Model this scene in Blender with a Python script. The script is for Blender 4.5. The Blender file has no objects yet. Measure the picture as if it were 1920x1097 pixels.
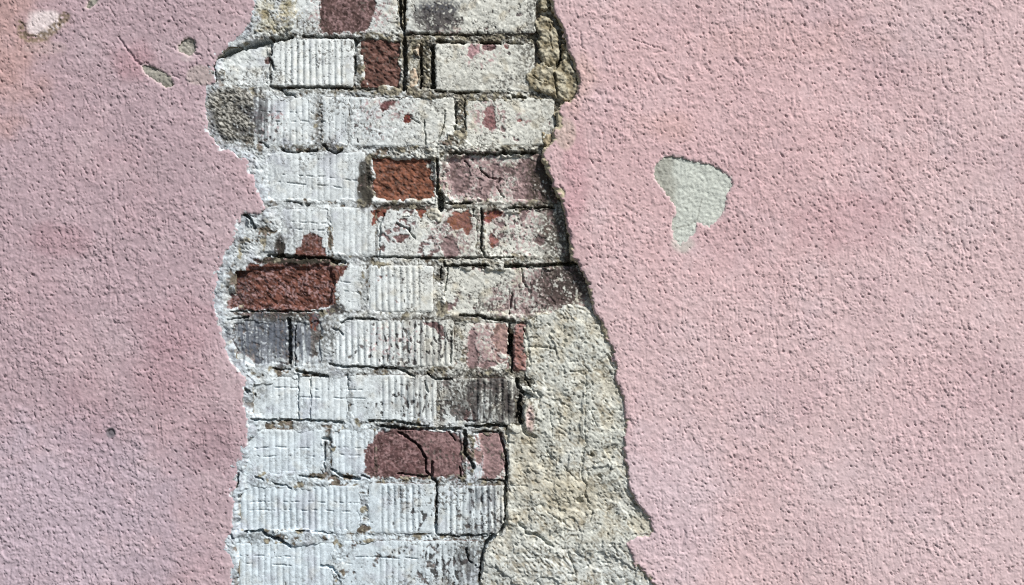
import bpy, math
import numpy as np

# ------------------------------------------------------------------ camera, light, exposure
S = bpy.context.scene
COL = S.collection
D = 2.4                                   # camera to wall, metres; 1 unit of the layout below = 1 mm
ZC = 1.50
cam_d = bpy.data.cameras.new('camera')
cam = bpy.data.objects.new('camera', cam_d)
COL.objects.link(cam)
cam.location = (0.0, -D, ZC)
cam.rotation_euler = (math.radians(90), 0, 0)
cam_d.sensor_width = 36.0
cam_d.lens = 36.0 * D / 1.92
cam_d.clip_end = 200
S.camera = cam

SUN_EL, SUN_AZ = math.radians(46), math.radians(45)     # azimuth measured from the wall's normal to the right
w = bpy.data.worlds.new('World'); S.world = w; w.use_nodes = True
nt = w.node_tree; nt.nodes.clear()
sky = nt.nodes.new('ShaderNodeTexSky'); sky.sky_type = 'NISHITA'; sky.sun_disc = False
sky.sun_elevation = SUN_EL; sky.sun_rotation = math.radians(180) - SUN_AZ
sky.air_density = 1.0; sky.dust_density = 0.4
bg = nt.nodes.new('ShaderNodeBackground'); bg.inputs[1].default_value = 0.05
wo = nt.nodes.new('ShaderNodeOutputWorld')
nt.links.new(sky.outputs[0], bg.inputs[0]); nt.links.new(bg.outputs[0], wo.inputs[0])
sd = bpy.data.lights.new('sun', 'SUN'); sd.energy = 5.0; sd.angle = math.radians(9); sd.color = (1.0, 0.965, 0.92)
sun = bpy.data.objects.new('sun', sd); COL.objects.link(sun)
sx = math.sin(SUN_AZ) * math.cos(SUN_EL); sy = -math.cos(SUN_AZ) * math.cos(SUN_EL); sz = math.sin(SUN_EL)
from mathutils import Vector
sun.rotation_euler = Vector((-sx, -sy, -sz)).to_track_quat('-Z', 'Y').to_euler()
S.view_settings.view_transform = 'Standard'; S.view_settings.look = 'None'
S.view_settings.gamma = 1.0; S.view_settings.exposure = 0.13
S.view_settings.use_curve_mapping = False
S.cycles.max_bounces = 5
S.cycles.use_denoising = False
S.cycles.pixel_filter_type = 'BLACKMAN_HARRIS'; S.cycles.filter_width = 1.15

# ------------------------------------------------------------------ noise and shape functions
f32 = np.float32
_r = np.random.RandomState(11)
_A = _r.rand(65536).astype(f32) * 2 * math.pi
_GX, _GY = np.cos(_A), np.sin(_A)
_JX, _JY = _r.rand(65536).astype(f32), _r.rand(65536).astype(f32)

def _h(i, j, seed):
    return ((i * 374761 + j * 668265 + seed * 7919 + (i * j) * 31) & 65535)

def noise(x, y, sc, seed=0, ay=1.0, rot=0.0):
    x = np.asarray(x, f32); y = np.asarray(y, f32)
    if rot:
        c, s = math.cos(rot), math.sin(rot)
        x, y = x * c + y * s, -x * s + y * c
    u = x / sc; v = y / (sc * ay)
    i = np.floor(u).astype(np.int64); j = np.floor(v).astype(np.int64)
    fx = (u - i).astype(f32); fy = (v - j).astype(f32)
    wx = fx * fx * fx * (fx * (fx * 6 - 15) + 10); wy = fy * fy * fy * (fy * (fy * 6 - 15) + 10)
    def g(a, b):
        k = _h(i + a, j + b, seed)
        return _GX[k] * (fx - a) + _GY[k] * (fy - b)
    n0 = g(0, 0); n0 += wx * (g(1, 0) - n0)
    n1 = g(0, 1); n1 += wx * (g(1, 1) - n1)
    return (n0 + wy * (n1 - n0)) * 1.5

def fbm(x, y, sc, octv=3, seed=0, ay=1.0, rot=0.0, gain=0.5):
    r = 0; a = 1.0
    for k in range(octv):
        r = r + a * noise(x, y, sc / 2 ** k, seed + 17 * k, ay, rot)
        a *= gain
    return r

def worley(x, y, sc, seed=0):
    u = x / sc; v = y / sc
    i = np.floor(u).astype(np.int64); j = np.floor(v).astype(np.int64)
    f1 = np.full(u.shape, 9, f32); f2 = np.full(u.shape, 9, f32)
    for a in (-1, 0, 1):
        for b in (-1, 0, 1):
            k = _h(i + a, j + b, seed)
            d = (i + a + _JX[k] - u) ** 2 + (j + b + _JY[k] - v) ** 2
            m = d < f1
            f2 = np.where(m, f1, np.minimum(f2, d)); f1 = np.where(m, d, f1)
    return np.sqrt(f1), np.sqrt(f2)

def ss(a, b, x):
    t = np.clip((x - a) / (b - a), 0, 1)
    return t * t * (3 - 2 * t)

def chaikin(p):
    p = np.array(p, float); q = np.roll(p, -1, 0)
    return np.stack([0.78 * p + 0.22 * q, 0.22 * p + 0.78 * q], 1).reshape(-1, 2)

def poly(x, y, pts, far=60.0, smooth=True):
    """signed distance, positive inside; clipped to -far away from the outline's box"""
    p = chaikin(pts) if smooth else np.array(pts, float)
    out = np.full(x.shape, -far, f32)
    m = (x > p[:, 0].min() - far) & (x < p[:, 0].max() + far) & (y > p[:, 1].min() - far) & (y < p[:, 1].max() + far)
    if not m.any(): return out
    a, b = x[m].astype(f32), y[m].astype(f32)
    d = np.full(a.shape, 1e9, f32); ins = np.zeros(a.shape, bool)
    for k in range(len(p)):
        x0, y0 = p[k]; x1, y1 = p[(k + 1) % len(p)]
        ex, ey = x1 - x0, y1 - y0; L = ex * ex + ey * ey
        if L < 1e-9: continue
        t = np.clip(((a - x0) * ex + (b - y0) * ey) / L, 0, 1)
        d = np.minimum(d, (a - x0 - t * ex) ** 2 + (b - y0 - t * ey) ** 2)
        if y0 != y1:
            c = (y0 > b) != (y1 > b)
            ins ^= c & (a < x0 + (b - y0) * ex / ey)
    d = np.sqrt(d)
    out[m] = np.where(ins, d, -d)
    return out

def line(x, y, pts, far=14.0):
    p = np.array(pts, float)
    out = np.full(x.shape, far, f32)
    m = (x > p[:, 0].min() - far) & (x < p[:, 0].max() + far) & (y > p[:, 1].min() - far) & (y < p[:, 1].max() + far)
    if not m.any(): return out
    a, b = x[m], y[m]; d = np.full(a.shape, far * far, f32)
    for k in range(len(p) - 1):
        x0, y0 = p[k]; ex, ey = p[k + 1] - p[k]; L = ex * ex + ey * ey
        t = np.clip(((a - x0) * ex + (b - y0) * ey) / L, 0, 1)
        d = np.minimum(d, (a - x0 - t * ex) ** 2 + (b - y0 - t * ey) ** 2)
    out[m] = np.sqrt(d)
    return out

def rgb(r, g, b):
    c = np.array([r, g, b], f32) / 255
    return np.where(c <= 0.04045, c / 12.92, ((c + 0.055) / 1.055) ** 2.4).astype(f32)

def mix(c, d, t):
    return c + (d - c) * np.asarray(t)[..., None]

# ------------------------------------------------------------------ outlines (millimetres, y downwards)
LEFT = [(470,-20),(476,5),(472,35),(455,60),(440,78),(421,93),(404,107),(401,128),(402,150),(397,159),(388,170),
        (386,200),(388,238),(399,262),(412,276),(430,283),(448,288),(464,300),(468,320),(474,338),(488,366),(499,390),
        (488,401),(470,403),(456,399),(447,416),(440,446),(424,472),(414,502),(406,540),(404,568),(411,602),(420,650),
        (433,676),(452,700),(460,718),(455,745),(460,775),(468,795),(466,822),(458,850),(445,878),(440,905),(438,960),
        (434,1000),(427,1008),(425,1035),(436,1052),(442,1064),(434,1080),(430,1110)]
RIGHT = [(1028,-20),(1031,8),(1045,35),(1056,62),(1062,90),(1072,108),(1078,132),(1086,150),(1081,178),(1066,190),(1050,196),
         (1040,214),(1043,232),(1036,248),(1038,262),(1022,276),(1013,290),(1022,315),(1032,335),(1044,365),(1055,378),
         (1058,402),(1064,440),(1066,474),(1074,488),(1086,494),(1096,516),(1106,548),(1109,575),(1122,600),(1132,624),
         (1143,655),(1149,662),(1152,700),(1158,728),(1169,748),(1172,780),(1168,830),(1173,880),(1180,922),(1192,940),
         (1209,962),(1220,985),(1219,1002),(1200,1006),(1176,1010),(1172,1020),(1182,1046),(1190,1064),(1205,1076),(1224,1096)]
OUT_L = [(300,1950),(330,1800),(380,1600),(400,1450),(455,1340),(428,1220)]
OUT_R = [(1240,1130),(1262,1230),(1230,1330),(1290,1450),(1310,1600),(1380,1780),(1420,1950)]
UP_L = [(440,-120),(500,-260),(470,-420),(520,-600),(500,-1000)]
UP_R = [(780,-1000),(800,-620),(905,-420),(930,-260),(1010,-130)]
OPEN = LEFT + list(reversed(OUT_L)) + list(reversed(OUT_R)) + list(reversed(RIGHT)) + list(reversed(UP_R)) + list(reversed(UP_L))

RENDER = [(984,603),(1008,593),(1045,583),(1062,569),(1085,571),(1102,578),(1150,600),(1200,760),(1250,960),(1280,1100),
          (1330,1300),(1000,1330),(930,1250),(880,1180),(900,1100),(903,1055),(915,1022),(938,1006),(949,985),(951,930),
          (953,880),(950,845),(946,808),(958,792),(968,800),(985,795),(978,770),(990,748),(1003,742),(985,734),(975,724),
          (998,728),(1004,712),(984,706),(986,685),(980,650)]

PATCH = [(1228,312),(1240,297),(1268,291),(1300,304),(1336,309),(1370,332),(1374,345),(1361,368),(1359,398),(1343,417),(1326,424),
         (1309,414),(1304,432),(1290,450),(1274,456),(1262,440),(1260,416),(1271,392),(1256,372),(1240,350),(1227,335)]
HOLES = [PATCH,
         [(343,75),(352,69),(364,76),(365,95),(356,105),(345,100),(334,94),(333,84)],
         [(264,121),(282,124),(306,134),(324,148),(322,165),(306,162),(288,148),(270,136)],
         [(160,14),(166,2),(168,-12),(184,-14),(182,4),(172,14)]]

# bricks: x0, y0, x1, y1, clay, coverage of lime, rib depth, face depth, rib range
RED, CRIM, MAUV, PINK, GREY = rgb(105,68,58), rgb(100,79,77), rgb(150,128,128), rgb(172,142,138), rgb(128,126,124)
BR = [
 (540,-30,598,60,PINK,1.2,0,13,None),(600,-30,744,59,MAUV,1.2,0,13,None),(760,-30,1004,60,MAUV,1.2,0,12,None),
 (404,72,506,161,PINK,1.5,0,16,None),(508,70,662,161,MAUV,1.3,1.9,11,(522,645)),(672,70,752,165,rgb(106,76,68),0.0,0,17,None),
 (764,78,786,164,CRIM,0.5,0,20,None),(815,79,1003,170,MAUV,1.3,0,12,None),
 (470,180,584,274,PINK,1.4,1.3,12,(480,584)),(603,180,652,272,PINK,1.4,0.9,12,(603,640)),
 (655,180,852,274,MAUV,1.3,0,12,None),(871,181,1040,272,MAUV,1.3,0,13,None),
 (488,284,684,378,PINK,1.5,0.8,12,(500,680)),(693,289,816,380,rgb(126,82,64),0.0,0,19,None),(832,286,1046,380,MAUV,0.6,0,20,None),
 (524,390,614,480,PINK,1.4,1.0,12,(535,600)),(618,388,702,480,PINK,1.4,1.0,12,(640,700)),(706,390,894,482,MAUV,1.0,0,13,None),
 (904,390,1064,482,MAUV,0.85,0,20,None),
 (426,493,628,583,RED,0.0,0,19,None),(634,498,676,583,PINK,1.4,0.6,12,(636,660)),(690,498,812,586,PINK,1.2,1.5,12,(700,790)),
 (830,499,1112,594,MAUV,0.95,0,19,None),
 (428,600,540,688,GREY,0.65,1.2,13,(445,540)),(546,600,606,690,GREY,0.65,1.0,14,(546,580)),
 (622,600,850,688,GREY,1.3,1.9,11,(628,845)),(872,606,954,692,PINK,0.85,0,13,None),(962,606,988,697,PINK,0.1,0,12,None),
 (460,706,652,790,PINK,1.5,0.9,12,(480,650)),(656,704,818,792,PINK,1.4,1.5,12,(712,815)),(824,710,966,798,GREY,0.75,2.2,12,(890,966)),
 (455,806,606,892,PINK,1.5,1.1,12,(470,590)),(621,806,700,892,PINK,1.4,1.1,12,(628,700)),(704,804,870,897,MAUV,0.5,0,15,None),
 (886,812,948,902,PINK,0.7,0,15,None),
 (436,912,674,1002,PINK,1.5,1.4,12,(440,655)),(690,908,814,1002,PINK,1.4,1.8,11,(712,790)),(820,912,948,1006,GREY,1.05,1.9,11,(835,945)),
 (434,1020,624,1112,PINK,1.5,1.2,12,(440,610)),(640,1016,896,1112,GREY,1.05,1.0,12,(700,890)),
]
_rr = np.random.RandomState(5)
for k, yt in enumerate(list(range(-140, -1000, -108)) + list(range(1124, 1900, 108))):
    x = (455 if k % 2 else 395) if yt < 0 else (410 if k % 2 else 330)
    while x < (1150 if yt < 0 else 1420):
        wd = 250 if _rr.rand() < 0.6 else 122
        c = [PINK, MAUV, GREY, RED, CRIM][_rr.choice(5, p=[.4, .2, .2, .1, .1])]
        BR.append((x, yt, x + wd, yt + 94, c, 0.1 if c is RED or c is CRIM else 1.15, [0, 1.5][_rr.rand() < .5], 13, (x + 12, x + wd - 14)))
        x += wd + 13

# cracks and open joints: points, half width, depth, how broken (0..1)
CR = [
 ([(1040,130),(1041,150),(1046,180)],1.8,3,.1),([(1000,140),(1012,150),(1024,152)],1.5,2,.2),([(1052,75),(1050,110),(1040,128)],3,5,.1),([(1030,40),(1035,90)],1.2,1.5,.5),
 ([(404,108),(430,95),(455,88),(485,80),(512,74),(545,67)],4,9,0.1),([(568,66),(600,67),(664,68)],2.6,7,.2),
 ([(758,60),(850,63),(900,62)],2.2,5,.3),([(818,75),(872,77)],3,8,.2),([(903,78),(938,79)],3,8,.2),([(950,78),(1000,80)],2,4,.5),
 ([(402,108),(400,126),(403,152)],2,5,.2),([(507,74),(506,100),(508,118),(512,128)],1.8,4,.2),([(516,128),(500,145),(498,160)],1.3,2,.4),
 ([(506,161),(600,162),(704,165)],2.2,5,.3),([(520,163),(535,174),(550,178)],2.6,6,.2),
 ([(758,70),(757,166)],4.5,10,.05),([(787,80),(789,160)],3,8,.2),([(811,86),(811,162)],4,10,.1),([(665,70),(664,135)],2.6,5,.5),
 ([(748,-10),(750,40),(757,62)],3,8,.25),([(757,-10),(757,60)],2.5,8,.1),([(668,72),(666,80)],4,8,.1),
 ([(815,168),(852,172),(898,171)],2.2,6,.15),([(961,178),(985,181)],3,6,.1),
 ([(855,190),(854,218),(853,240)],2.4,6,.1),([(870,183),(870,200),(873,245)],1.6,3,.5),([(834,205),(831,235),(820,262)],1.4,2.5,.3),
 ([(793,222),(796,245),(797,268)],1.4,2.5,.3),([(765,215),(785,230)],1.2,2,.4),
 ([(527,279),(548,284),(592,281)],2.4,6,.2),([(603,270),(618,284),(630,286),(640,279)],2.4,6,.2),([(485,265),(500,275)],1.6,3,.3),
 ([(850,286),(925,287),(960,286)],2.4,6,.1),([(936,286),(1005,284)],2.6,7,.1),([(818,298),(820,330),(819,362)],2.6,9,.05),([(824,362),(826,390)],6,16,0),
 ([(900,314),(916,331),(930,333)],1.8,3.5,.1),([(938,332),(932,345),(933,355),(944,367)],1.6,2.5,.3),([(870,300),(880,312)],1.2,2,.4),
 ([(830,381),(892,378)],2,5,.15),([(955,389),(1040,388)],2.2,5,.3),([(887,392),(888,405)],2,4,.3),
 ([(902,390),(902,465),(908,480)],2.2,6,.1),([(526,378),(548,378),(575,384)],2.2,4,.4),
 ([(700,481),(830,484),(890,483),(962,482)],1.8,4,.25),([(832,494),(834,498),(915,497)],2.6,7,.1),([(947,498),(1010,498),(1080,494)],3.4,9,.05),
 ([(455,400),(468,410),(476,426)],3,8,.1),([(500,478),(560,482),(612,484),(645,492)],3,6,.3),([(614,485),(628,494)],3,7,.1),
 ([(826,498),(826,520)],1.8,4,.1),([(838,500),(834,545)],1.8,3,.4),([(720,400),(712,420),(710,480)],1.6,3,.3),([(742,418),(765,430),(776,446)],1.8,3,.3),
 ([(862,592),(900,593),(915,598),(968,604)],3,7,.15),([(978,505),(982,528),(988,538)],1.4,3,.3),([(960,550),(956,590)],1.6,3,.3),
 ([(431,584),(520,584),(600,583)],2,5,.3),([(638,605),(652,598),(700,598)],2.2,5,.15),([(622,616),(634,618),(640,628)],1.6,3,.2),
 ([(540,600),(541,640),(541,680)],4,8,.05),([(551,610),(552,686)],1.4,3,.3),([(846,612),(845,680)],2,3,.5),
 ([(955,608),(954,630)],2,6,0),([(957,630),(956,662)],5,22,0),([(962,650),(961,670),(959,697)],2.2,7,.05),
 ([(618,684),(640,688),(700,690),(748,692),(770,705),(776,706)],2.2,6,.15),([(556,697),(572,701),(612,706)],2.8,7,.1),
 ([(510,690),(520,694),(542,693)],1.8,4,.2),([(800,700),(815,712),(845,712)],2,4,.3),([(945,604),(970,604)],2,5,.1),
 ([(557,704),(558,788)],1.3,2,.4),([(581,706),(581,790)],1.1,1.6,.3),([(650,702),(651,728)],1.3,2.5,.2),([(795,714),(800,736)],1.5,3,0),
 ([(425,600),(450,596),(462,594)],1.8,4,.2),
 ([(470,786),(500,790),(570,789),(640,793)],2,4.5,.25),([(690,790),(748,792),(800,800)],2.2,5,.3),([(714,800),(760,806),(860,806)],3,7,.2),
 ([(874,800),(950,800),(952,830)],2.8,7,.05),([(890,813),(935,811)],2,4,.3),([(938,815),(945,840),(950,862),(950,903)],3,7,.1),
 ([(746,812),(766,824),(785,840),(796,860),(798,888),(815,905)],2.6,6,.05),([(809,868),(808,900)],2,5,.1),([(842,812),(852,828)],1.6,3,.2),
 ([(871,808),(871,850),(888,878)],3.2,8,.05),([(861,878),(862,896)],1.8,4,.1),([(900,902),(945,904)],1.8,3,.2),([(868,790),(970,798)],1.6,2,.6),
 ([(620,882),(644,896),(672,900)],2.4,5,.1),([(606,824),(618,826)],2.4,4,.2),([(607,830),(606,888)],1.8,3,.3),([(676,894),(690,898)],2,4,.2),
 ([(477,896),(500,906),(530,912),(545,918)],1.8,3,.4),([(560,894),(600,898)],2,3,.4),([(742,890),(808,897)],1.8,4,.4),
 ([(458,1000),(490,998),(498,1008),(520,1012),(542,1026)],2.6,6,.2),([(552,997),(620,1002)],1.8,3,.4),([(818,905),(817,960),(817,1002)],2,5,.1),
 ([(947,905),(948,950),(948,985),(935,1003)],3,8,.1),([(820,1004),(860,1008),(925,1003)],1.8,3,.35),
 ([(926,1004),(910,1022),(902,1050),(899,1100)],2.8,8,.05),([(873,1030),(880,1055),(900,1070)],1.8,4,.2),([(600,1063),(622,1066),(634,1085)],1.8,3,.2),
 ([(447,888),(441,915)],2,4,.2),([(431,1004),(436,1012)],2,4,.2),([(452,728),(475,742)],4,5,.5),
 # render coat
 ([(974,984),(985,998),(1008,1004),(1020,1014),(1036,1026)],3.2,7,.05),([(1098,835),(1090,862),(1087,882)],1.6,4,.15),
 ([(1096,850),(1090,895),(1100,912),(1096,930),(1108,945)],1.8,4,.15),([(1108,880),(1102,900)],1.4,3,.2),
 ([(985,635),(994,652),(1012,650),(1042,656)],2,4,.3),([(1098,700),(1099,740),(1097,800),(1100,840)],1.5,2.5,.4),([(1105,768),(1120,800)],1.4,2.5,.4),
 ([(1070,696),(1100,702)],1.4,2.5,.4),([(1108,980),(1112,960),(1105,955)],1.6,3,.2),([(1066,1040),(1075,1060),(1080,1080),(1066,1078)],1.8,4,.2),
 ([(985,712),(1000,735),(1015,738)],2,4,.3),([(1008,735),(1014,745),(1010,755)],2.4,5,.1),([(976,760),(975,790),(985,815),(1004,820)],3,7,.05),
 ([(984,620),(990,640),(994,690)],2.4,4,.4),([(1030,760),(1036,820)],1.6,2.5,.5),([(1140,665),(1150,690)],2,4,.1),
 ([(968,712),(975,735),(990,742)],3,7,.1),([(975,745),(968,785)],3,6,.1),([(1140,860),(1146,872),(1142,890)],1.5,2,.4),
 ([(975,860),(1000,885),(1030,905),(1050,912)],1.6,2.5,.5),([(1020,842),(1060,880),(1085,905)],1.6,2.5,.5),([(1025,960),(1060,985)],1.6,2.5,.4),
]
SCORE = [[(520,326),(600,330),(668,338)],[(520,341),(600,347),(662,352)],[(486,208),(584,210)],[(486,226),(580,226)],[(604,226),(650,226)],
         [(500,726),(600,731),(690,732)],[(520,744),(600,747),(688,748)],[(475,841),(605,841)],[(475,857),(605,857)],[(625,841),(690,841)],[(630,855),(690,856)],
         [(440,944),(560,942),(672,946)],[(440,959),(600,959),(672,962)],[(444,1044),(560,1047)],[(444,1058),(560,1063),(620,1066)],[(640,1046),(780,1050)],
         [(650,1060),(700,1062)],[(535,415),(610,418)],[(540,428),(606,432)],[(636,528),(690,534)],[(645,546),(672,550)]]

# places where the lime has come off: outline, clay colour
DG = rgb(84,82,74)
BARE = [
 ([(694,303),(686,312),(684,322),(676,326),(667,334),(672,346),(668,360),(678,366),(684,378),(694,392),(698,360)],DG),
 ([(516,452),(530,456),(533,466),(530,484),(512,486),(516,470)],rgb(72,70,66)),([(622,572),(638,577),(632,588),(606,590)],rgb(92,90,90)),
 ([(470,486),(500,480),(560,481),(612,483),(632,494),(560,494),(480,494)],rgb(70,66,54)),([(690,386),(760,382),(822,386),(800,391),(700,391)],rgb(92,88,72)),
 ([(976,712),(1004,712),(996,728),(984,726)],rgb(116,114,104)),([(430,586),(520,585),(610,586),(600,596),(560,592),(500,598),(440,592)],rgb(120,118,108)),
 ([(597,-20),(700,-20),(702,8),(694,30),(690,58),(640,60),(596,59),(598,20)],CRIM),
 ([(494,105),(504,101),(505,112),(501,121),(495,114)],CRIM),
 ([(551,482),(553,466),(561,460),(562,450),(568,448),(572,438),(579,440),(584,434),(592,436),(596,444),(604,450),(601,462),(612,470),(611,484)],RED),
 ([(428,584),(425,560),(446,547),(452,520),(458,500),(470,494),(600,492),(648,496),(642,516),(636,520),(633,530),(627,536),(628,583)],RED),
 ([(695,390),(738,388),(722,400),(708,406),(702,424),(697,422)],rgb(124,74,66)),
 ([(774,391),(800,389),(796,402),(790,409),(780,400)],rgb(124,74,66)),
 ([(742,411),(760,408),(752,416),(746,418)],CRIM),([(736,440),(756,436),(764,444),(752,456),(742,450)],rgb(110,84,84)),
 ([(836,412),(850,396),(884,394),(886,430),(876,440),(870,424),(858,434),(846,428)],rgb(146,104,96)),
 ([(832,440),(855,448),(862,482),(834,484),(822,465)],MAUV),
 ([(908,391),(948,392),(940,404),(922,412),(910,420)],rgb(140,86,86)),([(918,435),(930,442),(931,462),(920,465),(917,450)],rgb(150,104,100)),
 ([(572,588),(594,590),(593,610),(586,622),(578,612),(578,600)],rgb(140,74,64)),
 ([(755,214),(771,212),(772,222),(764,229),(756,226)],rgb(112,52,50)),
 ([(708,190),(745,182),(738,194),(728,200),(718,210),(710,202)],rgb(105,72,72)),
 ([(905,205),(928,190),(930,240),(915,245),(905,225)],rgb(142,104,104)),([(965,222),(978,217),(980,226),(970,231)],rgb(180,130,132)),
 ([(686,898),(682,880),(684,850),(696,826),(712,810),(760,806),(868,812),(866,860),(872,898)],rgb(122,96,96)),
 ([(686,898),(684,850),(696,826),(716,812),(752,812),(776,826),(796,862),(798,898)],rgb(106,80,80)),
 ([(900,820),(940,812),(946,850),(946,896),(905,900),(905,870)],rgb(156,130,130)),
 ([(878,618),(892,614),(890,640),(900,688),(876,692)],MAUV),([(924,608),(954,606),(954,640),(950,664),(930,660),(925,630)],rgb(170,142,134)),
 ([(965,606),(985,606),(984,660),(988,697),(960,697),(964,660)],rgb(150,112,104)),([(900,680),(930,676),(928,692),(902,692)],MAUV),
 ([(902,79),(932,80),(922,92),(908,94)],rgb(112,84,86)),([(942,82),(960,82),(954,92)],rgb(120,84,80)),([(877,80),(900,80),(896,96),(880,110)],rgb(184,150,154)),
 ([(788,610),(800,604),(812,604),(830,606),(832,640),(822,628),(812,616),(800,612)],rgb(92,72,72)),
 ([(880,770),(895,772),(893,790),(884,784)],rgb(90,72,72)),
 ([(870,770),(878,770),(878,795),(872,790)],rgb(96,78,78)),
]
# dirt, plus shade painted beside the right plaster edge: centre, radii, strength, colour
DK, BL, OL = rgb(58,54,50), rgb(88,94,104), rgb(84,78,58)
DIRT_SHADE = [
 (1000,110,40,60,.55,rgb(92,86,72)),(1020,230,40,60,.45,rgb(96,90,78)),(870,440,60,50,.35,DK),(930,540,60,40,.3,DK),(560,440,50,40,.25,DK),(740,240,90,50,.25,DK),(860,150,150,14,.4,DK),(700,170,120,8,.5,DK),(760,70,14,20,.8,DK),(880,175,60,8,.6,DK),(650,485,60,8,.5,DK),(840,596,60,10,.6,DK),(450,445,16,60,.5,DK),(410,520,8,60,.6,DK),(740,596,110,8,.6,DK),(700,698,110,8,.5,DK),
 (425,215,48,55,1.15,rgb(66,64,58)),(465,212,32,46,0.8,rgb(80,80,84)),(500,270,60,22,.45,BL),(505,345,26,60,.4,BL),(515,440,60,40,.42,DK),(523,465,10,24,1.4,DK),
 (682,345,13,46,1.7,rgb(62,60,54)),(560,488,70,9,1.2,rgb(50,48,40)),(632,580,13,10,1.6,rgb(72,70,72)),(435,540,34,60,.4,BL),
 (500,630,75,44,.9,rgb(92,96,106)),(545,640,22,60,.5,BL),(590,625,40,40,.6,DK),(820,28,45,30,1.3,rgb(72,68,70)),(830,8,60,14,.5,BL),(540,50,70,28,.5,OL),
 (950,30,60,34,.35,DK),(970,68,60,12,.8,DK),(900,66,80,8,.6,OL),(776,110,12,55,.7,OL),(800,120,16,50,1.1,OL),(990,90,24,40,.5,DK),
 (1000,40,14,50,.6,DK),(1020,160,50,35,.25,OL),(1022,335,34,60,1.1,rgb(70,62,54)),(1040,300,20,60,.9,DK),(960,300,60,26,.35,DK),(1040,435,36,56,.9,rgb(70,62,54)),  # dark entries at the bricks' right ends: plaster edge's shade, put into the colour
 (1055,535,60,50,1.05,rgb(72,62,58)),(980,570,60,40,.35,DK),(1075,520,40,40,.6,DK),(912,580,24,18,.7,DK),(755,450,40,40,.25,OL),  # rightmost entries carry the painted edge shade on down
 (900,745,70,45,.8,DK),(945,750,30,50,.6,rgb(70,66,64)),(880,700,70,10,.7,DK),(985,716,18,12,1.4,rgb(100,98,88)),(965,700,30,8,.7,DK),(972,765,10,36,1.3,DK),
 (740,800,40,8,.9,DK),(560,798,90,9,.5,DK),(890,905,60,10,.5,DK),(880,1040,36,60,.6,DK),(910,920,44,20,.5,DK),(480,740,26,20,.6,DK),(540,596,90,10,.8,DK),
 (612,838,8,28,.7,rgb(120,116,112)),(612,888,10,14,.8,rgb(100,98,96)),(485,905,50,9,.5,DK),(500,1008,60,10,.6,DK),(890,1000,50,10,.4,DK),(800,912,60,8,.4,DK),
 (596,230,9,60,.8,rgb(98,94,88)),(620,275,26,16,.8,rgb(92,92,96)),(560,275,60,8,.7,OL),(740,385,60,8,1.0,DK),(600,165,100,10,.6,OL),(680,545,10,50,.4,DK),
 (620,620,16,30,.5,DK),(860,640,10,50,.4,DK),(525,20,40,20,.4,rgb(190,170,120)),
]
# small peeled flecks: centre, radii, density
FLECK = [(735,650,60,40,.9),(815,640,30,46,1.15),(775,760,40,40,.85),(860,760,50,40,1.0),(840,1070,60,34,1.1),(780,972,18,22,1.1),(905,940,44,40,.8),(740,645,110,40,.6),(790,640,60,45,.85),(770,755,90,45,.6),(860,755,60,45,.85),(930,760,40,45,.7),(830,1070,70,40,.9),(850,1030,50,30,.5),(790,980,24,20,.7),
         (750,985,30,20,.4),(890,950,60,45,.5),(920,930,40,30,.6),(700,250,60,40,.45),(480,225,50,50,.8),(830,30,60,30,.9),(930,40,80,40,.4),(950,430,70,50,.6),
         (1000,350,60,50,.6),(880,330,60,45,.55),(1020,540,90,50,.7),(970,560,60,40,.6),(600,100,120,50,.14),(770,540,30,50,.45),(830,530,60,50,.2),(490,1040,40,20,.4),
         (660,1080,60,30,.2),(900,640,50,45,.3),(780,440,90,45,.35),(700,110,40,50,.5),(760,850,100,45,.4),(470,40,40,30,.3),(500,640,60,50,.4),(920,130,90,50,.15),
         (530,35,60,30,.3),(610,640,30,50,.4),(990,30,30,50,.6),(870,1085,40,30,.7),(910,860,40,50,.4)]
# thin mauve stain where the lime has worn down: centre, radii, strength
FILM = [(890,330,80,50,.9),(985,340,60,50,.75),(1040,540,90,50,.75),(960,570,60,30,.7),(990,430,60,50,.45),(920,405,30,20,.6),(850,440,50,45,.6),(905,650,35,50,.8),
        (920,860,40,50,.5),(915,215,40,40,.5),(900,100,40,30,.4),(500,225,40,30,.3),(720,200,60,30,.35),(700,225,50,40,.2),(860,860,30,50,.7),(640,30,70,40,.6),
        (740,645,60,45,.25),(700,20,40,40,.5),(980,220,20,15,.3),(830,60,60,20,.3)]

_crk = {}
def cracks(x, y, br=1.0):
    xx = x + 2.2 * noise(x, y, 13, 71) + 1.0 * noise(x, y, 5, 72); yy = y + 2.2 * noise(x, y, 12, 73) + 1.0 * noise(x, y, 5, 74)
    n = noise(x, y, 16, 75) * 0.9 + noise(x, y, 6, 76) * .5
    wv = 1 + 0.5 * noise(x, y, 9, 77)
    d = np.zeros(x.shape, f32)
    for pts, w_, dp, bk in CR:
        l = line(xx, yy, pts)
        if l.min() > 13.9: continue
        k = ss(bk * 1.0 - .85, bk * 1.0 - .35, n + .1)
        d = np.maximum(d, (dp * 2.5 + 1) * br * k * (1 - ss(w_ * .55 * wv, w_ * 1.15 * wv, l)))
    for pts in SCORE:
        l = line(x, y + 1.5 * noise(x, y, 25, 78), pts)
        if l.min() > 13.9: continue
        d = np.maximum(d, 2.4 * ss(-.15, .25, n) * (1 - ss(.5, 1.7, l)))
    return d

def blobs(x, y, L, n):
    r = np.zeros(x.shape, f32)
    for b in L:
        cx, cy, rx, ry, s = b[:5]
        q = ((x - cx) / rx) ** 2 + ((y - cy) / ry) ** 2
        r = np.maximum(r, s * (1 - ss(.25, 1.5, q + n * .6)))
    return r

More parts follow.
